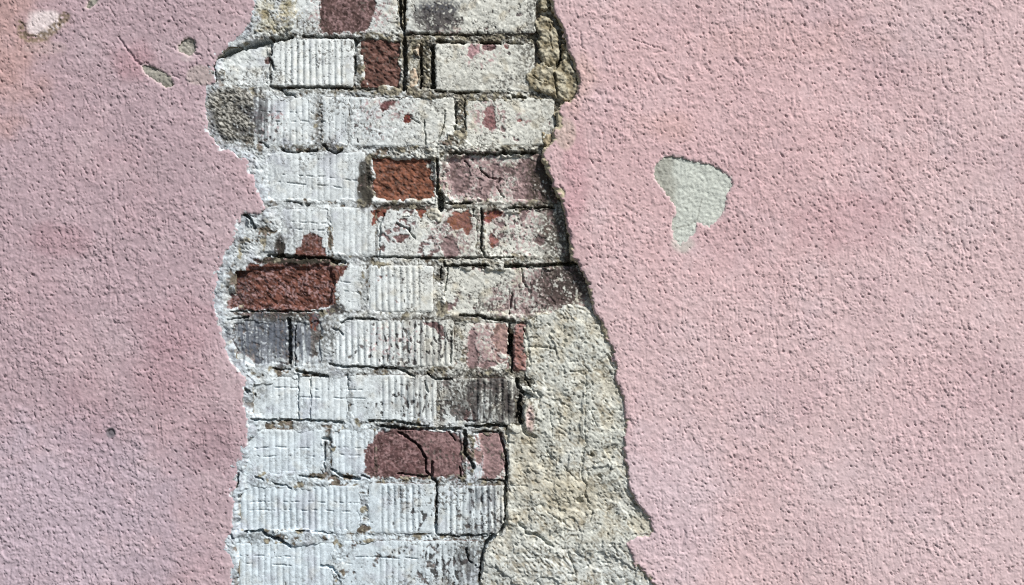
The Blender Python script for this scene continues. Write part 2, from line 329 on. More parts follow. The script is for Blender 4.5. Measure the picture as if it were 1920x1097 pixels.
def skin(x, y, clay, cover, is_brick=True):
    """what covers bricks and joints: lime, worn film, dirt, painted edge shade, flecks -> colour, extra depth"""
    big = fbm(x, y, 46, 4, 101); med = fbm(x, y, 17, 3, 102); fin = fbm(x, y, 6, 2, 103)
    vst = noise(x, y, 4.5, 104, ay=6)
    warm = np.clip(ss(620, 900, x + 60 * big) * (1 - .75 * ss(640, 900, y) * (1 - ss(900, 960, x))) + .25 * (y < 170), 0, 1)
    lime = mix(mix(np.broadcast_to(rgb(209,216,218), x.shape + (3,)), rgb(201,213,220), ss(560, 960, y + 80 * big)), rgb(207,208,200), warm)
    lime = mix(lime, rgb(176,180,190), ss(.1, .8, big) * (1 - warm) * .55)
    lime = mix(lime, rgb(186,178,158), ss(.15, .9, fbm(x, y, 30, 3, 105)) * (.2 + .4 * warm))
    lime = lime * (1.06 + .10 * med + .06 * fin + .05 * vst)[..., None]
    c0 = np.broadcast_to(np.asarray(clay, f32), x.shape + (3,)) if np.ndim(clay) == 1 else clay
    c0 = c0 * (1 + .28 * fin + .35 * med)[..., None]
    c0 = mix(c0, rgb(50,36,30), .65 * ss(-.1, .6, fbm(x, y, 14, 3, 106, ay=.6, rot=.5)))
    c0 = mix(c0, rgb(178,152,148), .45 * ss(.1, .6, fbm(x, y, 6, 3, 107) + .4 * med) * (.4 + .6 * (c0[..., 0] < 1.9 * c0[..., 2])))
    cov = ss(-.10, .10, cover - .6 + .55 * big + .40 * med + .25 * fin)
    bare = np.zeros(x.shape, f32); cb = c0
    wx = x + 5 * noise(x, y, 16, 115) + 3 * noise(x, y, 7, 111) + 2.2 * noise(x, y, 3.5, 112); wy = y + 5 * noise(x, y, 16, 116) + 3 * noise(x, y, 7, 113) + 2.2 * noise(x, y, 3.5, 114)
    for pts, c in BARE:
        s = poly(wx, wy, pts, 12)
        if s.max() < -11: continue
        m = ss(-.8, .8, s)
        shade = (1 + .34 * fin + .40 * med)[..., None]
        cc = mix(c * shade, rgb(50,36,30), .6 * ss(-.1, .6, fbm(x, y, 14, 3, 108, ay=.6, rot=.5)))
        cc = mix(cc, (rgb(158,130,130) if c[0] < 1.6 * c[1] + .05 else rgb(146,98,72)), .75 * ss(.0, .5, fbm(x, y, 5, 3, 117) + .6 * fbm(x, y, 24, 2, 118)))
        cb = mix(cb, cc, m); bare = np.maximum(bare, m)
    cov = cov * (1 - bare)
    film = blobs(x, y, FILM, med)
    fm = ss(-.35, .45, film * 1.25 - .75 + .8 * fin + .7 * med) * (film > 0.02)
    lime = mix(lime, rgb(164,134,136) * (1 + .25 * fin)[..., None], fm * .85)
    col = mix(cb, lime, cov)
    fl = blobs(x, y, FLECK, big)
    ns = noise(x, y, 5.2, 121, ay=2.0) * .75 + noise(x, y, 10, 122, ay=1.5) * .75 + .25 * noise(x, y, 2.6, 123)
    fk = ss(.0, .10, ns - (.95 - .74 * fl)) * cov
    col = mix(col, mix(np.broadcast_to(rgb(84,74,74), x.shape + (3,)), rgb(46,44,44), ss(-.4, .2, med)), fk * .92)
    dn = .6 * fin + .6 * med + .75 * noise(x, y, 3.6, 131, ay=1.3, rot=.5) + .35 * noise(x, y, 9, 132, ay=.4, rot=.5)
    for cx, cy, rx, ry, s, c in DIRT_SHADE:
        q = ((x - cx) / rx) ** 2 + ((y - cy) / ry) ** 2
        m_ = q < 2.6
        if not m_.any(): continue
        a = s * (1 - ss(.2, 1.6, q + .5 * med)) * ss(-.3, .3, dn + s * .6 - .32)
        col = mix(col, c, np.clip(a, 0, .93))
    # rain-washed soot, running down the ribs
    run = ss(-.15, .3, noise(x, y, 5.5, 151, ay=11) + .5 * noise(x, y, 11, 152, ay=5) + .2 * noise(x, y, 3, 153, ay=2))
    for cx, cy, rx, ry, s_, c_ in [(485,638,70,50,.95,rgb(96,102,112)),(578,640,30,48,.8,rgb(104,110,120)),(925,755,55,46,.9,rgb(66,62,62)),(800,640,60,44,.5,rgb(84,78,78)),
                                   (470,215,40,55,.8,rgb(84,84,86)),(800,745,60,45,.45,rgb(84,80,78)),(915,955,40,48,.6,rgb(96,98,104)),(860,1065,60,40,.6,rgb(70,68,70))]:
        q_ = ((x - cx) / rx) ** 2 + ((y - cy) / ry) ** 2
        if q_.min() > 2: continue
        col = mix(col, c_, s_ * (1 - ss(.3, 1.7, q_ + .5 * med)) * run)
    # loose dark spotting and hairline crazing, in drifts
    drift = fbm(x, y, 60, 2, 143)
    sp = ss(.58, .74, noise(x, y, 6, 141) + .35 * noise(x, y, 3, 142) + .6 * drift)
    hair = ss(.07, .01, np.abs(fbm(x, y, 13, 3, 144, ay=.8, rot=.6))) * ss(-.05, .25, noise(x, y, 19, 145) + .5 * drift) * cov
    hair = np.maximum(hair, ss(.05, .01, np.abs(noise(x, y, 7, 147, ay=2.5) )) * ss(.1, .35, noise(x, y, 16, 148) + .3 * drift) * cov)
    clean = ss(800, 700, x + 40 * big) * ss(280, 330, y); hair = hair * (1 - .55 * clean); sp = sp * (1 - .6 * clean)
    col = mix(col, rgb(92,88,82), sp * .75)
    col = mix(col, rgb(84,80,76), hair * .9)
    col = col * (1 + .09 * noise(x, y, 2.9, 149))[..., None]
    ex = 1.3 * (1 - cov) + 0.9 * fk + .5 * sp + .9 * hair
    return np.clip(col, .004, .9), ex, cov

# ------------------------------------------------------------------ materials
def material(name, bump_scale, bump_dist, rough, fine=0.16, spec=0.25):
    m = bpy.data.materials.new(name); m.use_nodes = True
    t = m.node_tree; t.nodes.clear(); N = t.nodes.new; L = t.links.new
    out = N('ShaderNodeOutputMaterial'); b = N('ShaderNodeBsdfPrincipled'); L(b.outputs[0], out.inputs[0])
    b.inputs['Roughness'].default_value = rough; b.inputs['Specular IOR Level'].default_value = spec
    a = N('ShaderNodeAttribute'); a.attribute_name = 'pigment'
    tc = N('ShaderNodeTexCoord')
    n1 = N('ShaderNodeTexNoise'); n1.inputs['Scale'].default_value = bump_scale; n1.inputs['Detail'].default_value = 3
    n1.inputs['Roughness'].default_value = .65
    n2 = N('ShaderNodeTexNoise'); n2.inputs['Scale'].default_value = bump_scale * .45; n2.inputs['Detail'].default_value = 4
    L(tc.outputs['Object'], n1.inputs[0]); L(tc.outputs['Object'], n2.inputs[0])
    r = N('ShaderNodeMapRange'); r.inputs[1].default_value = .3; r.inputs[2].default_value = .7
    r.inputs[3].default_value = 1 - fine; r.inputs[4].default_value = 1 + fine
    L(n2.outputs[0], r.inputs[0])
    mx = N('ShaderNodeVectorMath'); mx.operation = 'SCALE'
    L(a.outputs['Color'], mx.inputs[0]); L(r.outputs[0], mx.inputs['Scale']); L(mx.outputs[0], b.inputs['Base Color'])
    bp = N('ShaderNodeBump'); bp.inputs['Strength'].default_value = 1; bp.inputs['Distance'].default_value = bump_dist
    L(n1.outputs[0], bp.inputs['Height']); L(bp.outputs[0], b.inputs['Normal'])
    return m
M_PL = material('pink_masonry_paint', 420, .00035, .85, .10)
M_BR = material('lime_washed_clay', 480, .0005, .9, .16)
M_MO = material('old_lime_mortar', 420, .0010, .95, .18)
M_RE = material('sandy_render', 420, .0008, .95, .16)
M_UN = material('grey_undercoat', 700, .0006, .9, .12)
M_GR = material('pavement_concrete', 60, .002, .9, .15)

# ------------------------------------------------------------------ mesh builder
def put(name, mesh, parent=None, mat=None, **kw):
    o = bpy.data.objects.new(name, mesh); COL.objects.link(o)
    if parent: o.parent = parent
    if mat: mesh.materials.append(mat)
    for k, v in kw.items(): o[k] = v
    return o

def sheet(name, gx, gy, sdf, field, back, mat, parent, edge, drop=None, **kw):
    """relief sheet cut along an outline, its rim turned back to depth `back` (mm)"""
    X, Y = np.meshgrid(np.asarray(gx, f32), np.asarray(gy, f32))
    s = sdf(X, Y)
    sc = (s[:-1, :-1] + s[1:, :-1] + s[:-1, 1:] + s[1:, 1:]) / 4
    cell = sc > 0
    if drop is not None:
        dm = drop(X, Y)
        cell &= ~(dm[:-1, :-1] & dm[1:, :-1] & dm[:-1, 1:] & dm[1:, 1:])
    H, W = X.shape
    cp = np.pad(cell, 1)
    v_on = cp[:-1, :-1] | cp[1:, :-1] | cp[:-1, 1:] | cp[1:, 1:]
    v_all = cp[:-1, :-1] & cp[1:, :-1] & cp[:-1, 1:] & cp[1:, 1:]
    rim = v_on & ~v_all
    gyy, gxx = np.gradient(s, np.asarray(gy, f32), np.asarray(gx, f32))
    g2 = np.maximum(gxx ** 2 + gyy ** 2, .15)
    st = np.minimum(np.gradient(X, axis=1), np.gradient(Y, axis=0))
    mv = np.clip(-s / g2 * np.sqrt(g2), -.85 * st, .85 * st) * (np.abs(s) < 2.5 * st) * rim
    gl = np.sqrt(g2)
    X = X + mv * gxx / gl; Y = Y + mv * gyy / gl
    idx = -np.ones((H, W), np.int64); on = np.nonzero(v_on); n = len(on[0]); idx[on] = np.arange(n)
    x, y = X[on], Y[on]
    dep, col = field(x, y)
    ci, cj = np.nonzero(cell)
    q = np.stack([idx[ci, cj], idx[ci + 1, cj], idx[ci + 1, cj + 1], idx[ci, cj + 1]], 1)
    # rim edges, directed so that the rim quads face outwards
    E = []
    up = cp[1:-1, 1:-1] & ~cp[:-2, 1:-1]; a, b = np.nonzero(up); E.append(np.stack([idx[a, b], idx[a, b + 1]], 1))
    dn = cp[1:-1, 1:-1] & ~cp[2:, 1:-1]; a, b = np.nonzero(dn); E.append(np.stack([idx[a + 1, b + 1], idx[a + 1, b]], 1))
    lf = cp[1:-1, 1:-1] & ~cp[1:-1, :-2]; a, b = np.nonzero(lf); E.append(np.stack([idx[a + 1, b], idx[a, b]], 1))
    rt = cp[1:-1, 1:-1] & ~cp[1:-1, 2:]; a, b = np.nonzero(rt); E.append(np.stack([idx[a, b + 1], idx[a + 1, b + 1]], 1))
    E = np.concatenate(E); u, inv = np.unique(E, return_inverse=True); inv = inv.reshape(E.shape)
    k = len(u)
    vx = np.concatenate([x, x[u], x[u]]); vy = np.concatenate([y, y[u], y[u]])
    vd = np.concatenate([dep, dep[u], np.maximum(back, dep[u] + .5)])
    rimq = np.stack([n + inv[:, 0], n + inv[:, 1], n + k + inv[:, 1], n + k + inv[:, 0]], 1)
    ec = np.asarray(edge, f32) * (1 + .25 * noise(x[u], y[u], 6, 9))[:, None]
    vc = np.concatenate([col, ec, ec])
    F = np.concatenate([q, rimq])
    co = np.stack([(vx - 960) * .001, vd * .001, ZC + (548.5 - vy) * .001], 1).astype(f32)
    me = bpy.data.meshes.new(name)
    me.vertices.add(len(co)); me.vertices.foreach_set('co', co.ravel())
    me.loops.add(F.size); me.loops.foreach_set('vertex_index', F.ravel().astype(np.int32))
    me.polygons.add(len(F)); me.polygons.foreach_set('loop_start', np.arange(0, F.size, 4, dtype=np.int32))
    me.polygons.foreach_set('loop_total', np.full(len(F), 4, np.int32))
    me.update(calc_edges=True)
    me.polygons.foreach_set('use_smooth', np.ones(len(F), bool))
    at = me.attributes.new('pigment', 'FLOAT_COLOR', 'POINT')
    at.data.foreach_set('color', np.concatenate([np.clip(vc, 0, 1), np.ones((len(vc), 1))], 1).astype(f32).ravel())
    return put(name, me, parent, mat, **kw)

def lines(a, b, fine, lo, hi, coarse=9.0):
    """grid lines from a to b: `fine` inside lo..hi, growing outside"""
    r = list(np.arange(max(a, lo), min(b, hi) + .01, fine))
    st = fine; v = r[0]; L = []
    while v > a: st = min(coarse, st * 1.12); v -= st; L.append(v)
    st = fine; v = r[-1]; R = []
    while v < b: st = min(coarse, st * 1.12); v += st; R.append(v)
    return np.array(L[::-1] + r + R)

# ------------------------------------------------------------------ the wall
wall = bpy.data.objects.new('wall', None); COL.objects.link(wall)
wall.empty_display_size = .2
wall['label'] = 'pink stucco wall with a broken strip of bare brick and flaking limewash down its middle'
wall['category'] = 'wall'; wall['kind'] = 'thing'
# the Empty stands at the origin so its parts need no offset

def open_sdf(x, y):
    wx = x + 3.6 * noise(x, y, 22, 201) + 2.6 * noise(x, y, 8, 202) + 1.6 * noise(x, y, 3.6, 207); wy = y + 3.6 * noise(x, y, 22, 203) + 2.6 * noise(x, y, 8, 204) + 1.6 * noise(x, y, 3.6, 208)
    return poly(wx, wy, OPEN, 70)

def hole_sdf(x, y, grow=0.0):
    wx = x + 2.6 * noise(x, y, 9, 205) + 1.6 * noise(x, y, 4, 209); wy = y + 2.6 * noise(x, y, 9, 206) + 1.6 * noise(x, y, 4, 210)
    r = np.full(x.shape, -60, f32)
    for h in HOLES: r = np.maximum(r, poly(wx, wy, h, 40))
    return r + grow

PCR = [([(222,70),(232,85),(244,100),(252,112),(262,120)],2.6,2.6),([(262,120),(276,116)],1.8,2),([(310,84),(330,92)],1.6,1.8),([(360,98),(376,104)],2,2),
       ([(322,140),(334,146)],1.8,2),([(1088,60),(1090,90),(1098,92)],1.6,1.8),([(1180,72),(1250,95),(1225,100)],1.6,1.5),([(1252,340),(1262,372)],1.8,1.6)]

def stucco(x, y):
    amp = np.clip(1.05 + .35 * noise(x, y, 130, 304) + .35 * noise(x, y, 40, 305), .35, 1.8)
    wx = x + 2.5 * noise(x, y, 11, 301); wy = y + 2.5 * noise(x, y, 11, 303)
    f1, f2 = worley(wx + .35 * wy, wy * .85, 8.0, 3)
    # trowel-dragged folds: long gentle backs that break off sharply toward the lower left
    def fold(per, am, sc, sd_, gate, dx=-.8, dy=.6):
        t = (dx * x + dy * y) / per + am * fbm(x, y, sc, 3, sd_)
        fr = t - np.floor(t)
        saw = np.where(fr < .9, fr / .9, (1 - fr) / .1)
        k = noise(x, y, sc * 1.1, sd_ + 5) + .5 * noise(x, y, sc * 3.5, sd_ + 6)
        return saw * ss(gate, gate + .4, k)
    leftish = ss(420, 200, x) * ss(250, 600, y)
    h = 1.5 * fold(17, 1.35, 15, 341, -.3) + 1.25 * fold(12, 1.1, 10, 351, .0, -.95, .25) + 1.0 * fold(9, .9, 10, 361, -.05, -1, .05) * (.4 + leftish)
    pit = ss(.54, .70, noise(x, y, 5.0, 311, ay=1.7, rot=-.55) + .12 * noise(x, y, 50, 312))
    cut = ss(.055, .012, np.abs(noise(x, y, 6.5, 313, ay=1.8, rot=-.6))) * ss(.22, .45, noise(x, y, 10, 314, ay=1.5, rot=-.55) + .12 * noise(x, y, 70, 315))
    pit = np.maximum(pit, cut)
    gr = ss(.07, .015, np.abs(noise(x + 3 * noise(x, y, 30, 371), y, 16, 372, ay=7, rot=-.04))) * ss(-.1, .2, noise(x, y, 26, 373) + .5 * noise(x, y, 140, 374) + .3 * ss(1300, 1700, x))
    h = amp * (h * .80 - 1.0 * gr + .12 * (1 - f1) + .22 * fbm(x, y, 7, 3, 306, ay=1.3, rot=-.5)) - 2.3 * pit
    return h, pit

def plaster_field(x, y):
    h, deep = stucco(x, y)
    o = -open_sdf(x, y)                                  # distance from the broken edge
    hs = -hole_sdf(x, y)
    right = ss(700, 760, x)
    n1 = fbm(x, y, 18, 3, 321); n2 = noise(x, y, 6, 322)
    # smooth out the stucco toward the torn rim and round it off
    calm = ss(0, 9, o) * (.35 + .65 * ss(0, 7, hs))
    d = 2.2 - h * calm * .95 - 2.4 * fbm(x, y, 260, 2, 323)
    rimw = np.where(x < 700, 3.0, 5.0 + 5 * ss(.0, .5, noise(x, y, 60, 324)) * ss(500, 430, y) + 2 * n2)
    d = d + np.where(x < 700, 2.0, 4.5) * (1 - ss(0, 1, o / np.maximum(rimw, 1.5))) ** 1.5
    d = d + 1.6 * (1 - ss(0, 3, hs))
    wx = x + 2 * noise(x, y, 8, 325); wy = y + 2 * noise(x, y, 8, 326)
    for pts, w_, dp in PCR:
        d = d + dp * (1 - ss(w_ * .3, w_ * 1.3, line(wx, wy, pts)))
    # pigment
    big = fbm(x, y, 210, 3, 331); mid = fbm(x, y, 55, 3, 332); fi = fbm(x, y, 9, 3, 333)
    c = mix(np.broadcast_to(rgb(180,158,165), x.shape + (3,)), rgb(209,183,185), ss(200, 1250, x + 140 * big))
    c = mix(c, rgb(186,158,164), .4 * ss(-.1, .9, big + .5 * mid))
    c = mix(c, rgb(206,190,194), .22 * ss(.0, .8, fbm(x, y, 120, 3, 334) + .3 * mid))
    c = mix(c, rgb(180,160,166), .35 * ss(.1, .9, fbm(x, y, 90, 3, 335)) * ss(900, 300, x))
    for cx, cy, rx, ry, s, q in [(1330,260,380,300,.4,rgb(206,168,170)),(1780,950,300,200,.3,rgb(208,192,196)),(-20,40,120,200,.5,rgb(188,148,136)),(115,448,60,34,.35,rgb(162,124,132)),(395,835,50,60,.4,rgb(152,124,132)),(440,180,60,60,.2,rgb(150,120,124)),
                                 (250,110,40,40,.4,rgb(168,122,130)),(1250,235,50,34,.18,rgb(190,146,128)),(1590,410,120,60,.25,rgb(184,144,152)),(1080,150,40,60,.2,rgb(196,170,140)),
                                 (160,800,60,120,.25,rgb(168,128,138)),(330,610,80,60,.2,rgb(168,122,132)),(1500,75,180,40,.15,rgb(206,170,160)),(1080,330,26,90,.3,rgb(190,140,150)),
                                 (1760,820,120,160,.1,rgb(196,144,156)),(320,700,70,70,.25,rgb(162,122,132)),(90,980,260,200,.5,rgb(190,178,190)),(1250,950,120,160,.4,rgb(208,194,202)),(1020,400,70,60,.2,rgb(196,150,158))]:
        c = mix(c, q, s * (1 - ss(.05, 1.6, ((x - cx) / rx) ** 2 + ((y - cy) / ry) ** 2 + .5 * mid)))
    c = c * (1 + .07 * fi + .035 * mid + .05 * noise(x, y, 3, 336))[:, None]
    # scraped grey-white spots
    for cx, cy, rx, ry, s, q in [(78,40,38,28,.9,rgb(226,214,214)),(374,142,26,18,.75,rgb(176,164,160)),(85,88,40,14,.35,rgb(200,180,178)),(1060,250,20,30,.4,rgb(196,186,166)),
                                 (350,108,14,8,.6,rgb(196,180,182)),(207,812,10,10,1,rgb(112,106,112)),(1284,458,26,20,.75,rgb(192,190,182))]:
        c = mix(c, q, s * (1 - ss(.5, 1.25, ((x - cx) / rx) ** 2 + ((y - cy) / ry) ** 2 + .5 * mid)))
    arc = line(x + 4 * n2, y + 4 * n1, [(38,44),(42,64),(52,72),(72,72),(92,62),(108,46),(124,30)], 16)
    c = mix(c, rgb(132,116,98), .9 * (1 - ss(5, 11, arc)) * ss(-.6, .0, n2)); d = d + 1.4 * (1 - ss(3, 7, arc))
    d = d + 2.2 * (1 - ss(.6, 1.1, ((x - 207) / 8) ** 2 + ((y - 812) / 8) ** 2))
    # bare rim of the torn plaster
    ew = np.where(x < 700, -.5 + 3.5 * ss(0, .6, n1), 1.0 + (2 + 10 * ss(-.1, .6, noise(x, y, 40, 341))) * (.45 + .55 * ss(505, 440, y)) * ss(-.1, .3, noise(x, y, 50, 342) + .2))
    e = 1 - ss(-1, 1, o - ew - 3.5 * n1 - 2.5 * n2)
    d = d + np.where(x < 700, .5, 1.6) * e
    ecol = mix(np.broadcast_to(rgb(186,176,152), x.shape + (3,)), mix(np.broadcast_to(rgb(206,212,216), x.shape + (3,)), rgb(120,118,118), ss(-.1, .4, noise(x, y, 14, 343) + .4 * n2)), (x < 700) * 1.0) * (1 + .2 * n2 + .15 * n1)[:, None]
    c = mix(c, ecol, e)
    hw = np.maximum(0, 1.6 + 2 * n2)
    c = mix(c, rgb(206,188,188), .7 * (1 - ss(0, 2.5, hs - hw)))
    c = mix(c, rgb(120,88,94), .15 * deep * (1 - e))
    return d, np.clip(c, .01, .92)

def pl_sdf(x, y): return np.minimum(-open_sdf(x, y), -hole_sdf(x, y))
GYP = lines(-900, 2040, 1.7, -24, 1121, 14)
sheet('plaster', np.concatenate([lines(-900, 530, 1.65, -24, 531, 14)]), GYP, pl_sdf, plaster_field, 24, M_PL, wall, rgb(176,170,158),
      label='rough pink stucco left of the broken strip, orange stain in its top corner')
sheet('plaster', lines(740, 2820, 1.65, 985, 1944, 14), GYP, pl_sdf, plaster_field, 28, M_PL, wall, rgb(160,148,122),
      label='paler pink stucco right of the broken strip, thick shadowed edge')

# grey undercoat seen through the holes
def under_field(x, y):
    big = fbm(x, y, 40, 3, 401); fi = fbm(x, y, 5, 2, 402)
    d = 4.4 + 1.2 * big - .8 * fbm(x, y, 7, 3, 403) + .9 * ss(.5, .7, noise(x, y, 5, 404))
    c = np.broadcast_to(rgb(198,203,195), x.shape + (3,))
    c = mix(c, rgb(160,160,150), .8 * (1 - ss(-8, 14, (x - 1262) + .7 * (y - 335) * 0 + 8 * big)) * (x > 700))
    c = mix(c, rgb(128,120,110), .75 * (x < 700))
    c = mix(c, rgb(196,190,182), .5 * (x < 700) * ss(0, .5, fi + big))
    l = np.minimum(line(x + 3 * big, y, [(1318,372),(1312,398),(1308,412)]), line(x, y + 3 * big, [(1262,430),(1290,424),(1308,412)]))
    c = mix(c, rgb(130,130,122), .5 * (1 - ss(.6, 2, l)))
    d = np.where(x < 700, d + 2.5 + 3 * big + 1.0 * fi, d)
    return d, np.clip(c * (1 + .13 * fi)[:, None], .01, .9)
for k, h in enumerate(HOLES):
    p = np.array(h, float)
    sheet('undercoat', np.arange(p[:, 0].min() - 10, p[:, 0].max() + 10, 1.5), np.arange(p[:, 1].min() - 10, p[:, 1].max() + 10, 1.5),
          lambda x, y, h=h: poly(x, y, h, 40) + 7, under_field, 22, M_UN, wall, rgb(150,148,140))

# ------------------------------------------------------------------ bricks
def box_sdf(x, y, b, seed):
    x0, y0, x1, y1 = b[:4]; r = 5.0
    cx, cy, hx, hy = (x0 + x1) / 2, (y0 + y1) / 2, (x1 - x0) / 2, (y1 - y0) / 2
    wx = x + 1.8 * noise(x, y, 19, 501 + seed) + 1.0 * noise(x, y, 6, 502 + seed); wy = y + 1.5 * noise(x, y, 19, 503 + seed) + .9 * noise(x, y, 6, 504 + seed)
    qx = np.abs(wx - cx) - hx + r; qy = np.abs(wy - cy) - hy + r
    return -(np.hypot(np.maximum(qx, 0), np.maximum(qy, 0)) + np.minimum(np.maximum(qx, qy), 0) - r)

def brick_field(b, seed):
    x0, y0, x1, y1, clay, cover, rib, fd, rr = b
    tilt = _r.rand(2) * 2 - 1
    def f(x, y):
        s = box_sdf(x, y, b, seed)
        c, ex, cov = skin(x, y, clay, cover)
        raw = cover < .4
        d = fd + 1.6 * tilt[0] * (x - (x0 + x1) / 2) / 125 + 1.2 * tilt[1] * (y - (y0 + y1) / 2) / 45
        d = d + .9 * fbm(x, y, 40, 3, 511 + seed)
        bz = 1 - cov
        rough = fbm(x, y, 13, 4, 512, ay=.6, rot=.55, gain=.6)
        facet = np.abs(fbm(x, y, 26, 4, 521, ay=.7, rot=.5))
        fine_ = fbm(x, y, 5, 2, 522, ay=.7, rot=.5)
        d = d - (rough * 1.3 + facet * 2.6 + .5 * fine_) * bz * (1 if raw else .4) - (rough * .45 + facet * 1.1) * (cov if rib == 0 else .15)
        if rib:
            sp = 11.7
            ph = (x - x0 + 1.2 * noise(x, y, 90, 513 + seed)) / sp
            bold = rib >= 1.4
            prof = np.abs(np.sin(math.pi * ph)) ** (.95 if bold else .6)
            a = rib * 1.35 * (.55 + .6 * ss(-.6, .4, noise(x, y, 45, 514 + seed))) * ss(rr[0] - 2, rr[0] + 4, x) * ss(rr[1] + 2, rr[1] - 4, x)
            a = a * ss(0, 7, s) * (1.15 if bold else 1) * (1 - (.35 if bold else .75) * ss(.1, .7, fbm(x, y, 50, 2, 515 + seed)))
            d = d - a * (prof - .6)
        d = d + ex + cracks(x, y)
        d = d + (2.4 if raw else 1.6 if x0 > 640 and y0 < 600 else .9) * (1 - ss(0, 4.5, s)) ** 1.6
        return d, c
    return f

g_edge = rgb(120,96,90)
for k, b in enumerate(BR):
    x0, y0, x1, y1 = b[:4]
    inside = y1 > -10 and y0 < 1107
    st = 1.3 if inside else 5.0
    gx = np.arange(x0 - 5, x1 + 5, st); gy = np.arange(y0 - 5, y1 + 5, st)
    X, Y = np.meshgrid(gx.astype(f32), gy.astype(f32))
    if (np.minimum(box_sdf(X, Y, b, k), open_sdf(X, Y) + 14)).max() < 3: continue
    kw = {}
    if b[4] is RED: kw['label'] = 'bare broken red brick set back from its neighbours, no limewash'
    elif b[1] == 289: kw['label'] = 'bare orange-red brick set deep beside an open joint'
    elif b[1] == 70 and b[5] == 0: kw['label'] = 'bare dark brown-red brick without limewash'
    elif b[6] > 1.4: kw['label'] = 'ribbed brick under flaking white limewash'
    sheet('brick', gx, gy, lambda x, y, b=b, k=k: np.minimum(box_sdf(x, y, b, k), open_sdf(x, y) + 14), brick_field(b, k), 60, M_BR, wall, g_edge, **kw)

# ------------------------------------------------------------------ mortar bed, joints and smears
RAISE = [  # outline, surface depth, strength (smears and bulges of old mortar)
 ([(462,-20),(560,-20),(548,60),(520,68),(470,80),(405,106),(440,70),(470,30)], 5.5),
 ([(384,165),(430,158),(478,178),(474,262),(400,262),(380,230)], 8.5),
 ([(400,262),(500,272),(505,300),(500,380),(480,350),(462,300)], 8.0),
 ([(452,398),(480,402),(515,396),(530,470),(510,486),(470,490),(450,540),(425,548),(420,480)], 8.5),
 ([(404,545),(428,560),(432,600),(420,620),(404,590)], 7.5),
 ([(420,640),(470,688),(520,690),(490,790),(458,760),(455,715)], 9.0),
 ([(452,690),(520,695),(600,690),(620,700),(560,706),(470,706)], 10.5),
 ([(455,795),(455,850),(440,880),(455,905),(436,940),(426,900)], 8.5),
 ([(435,896),(540,890),(640,905),(560,925),(450,912)], 10.2),
 ([(500,1000),(560,990),(620,1005),(580,1025),(540,1028)], 8.5),
 ([(424,1005),(440,1005),(446,1060),(424,1050)], 5),
 ([(790,268),(850,240),(880,262),(890,285),(830,290),(822,350),(812,300)], 10.0),
 ([(600,590),(626,560),(640,590),(618,690),(600,680)], 11.0),
 ([(780,690),(830,680),(870,600),(872,700),(840,716),(800,708)], 10.8),
 ([(660,165),(810,165),(870,185),(760,182),(660,180)], 11.0),
 ([(850,272),(1010,268),(1006,284),(860,286)], 10.5),
 ([(745,400),(790,398),(812,410),(800,440),(760,420)], 11.2),
 ([(690,590),(860,588),(880,606),(700,602)], 10.8),
 ([(944,592),(1010,590),(1006,606),(948,604)], 10.0),
 ([(880,690),(935,688),(945,708),(880,706)], 11.5),
 ([(860,800),(880,802),(884,905),(868,905)], 13),
]
def brick_union(x, y):
    r = np.full(x.shape, -40, f32)
    for k, b in enumerate(BR):
        m = (x > b[0] - 14) & (x < b[2] + 14) & (y > b[1] - 14) & (y < b[3] + 14)
        if m.any(): r[m] = np.maximum(r[m], box_sdf(x[m], y[m], b, k))
    return r
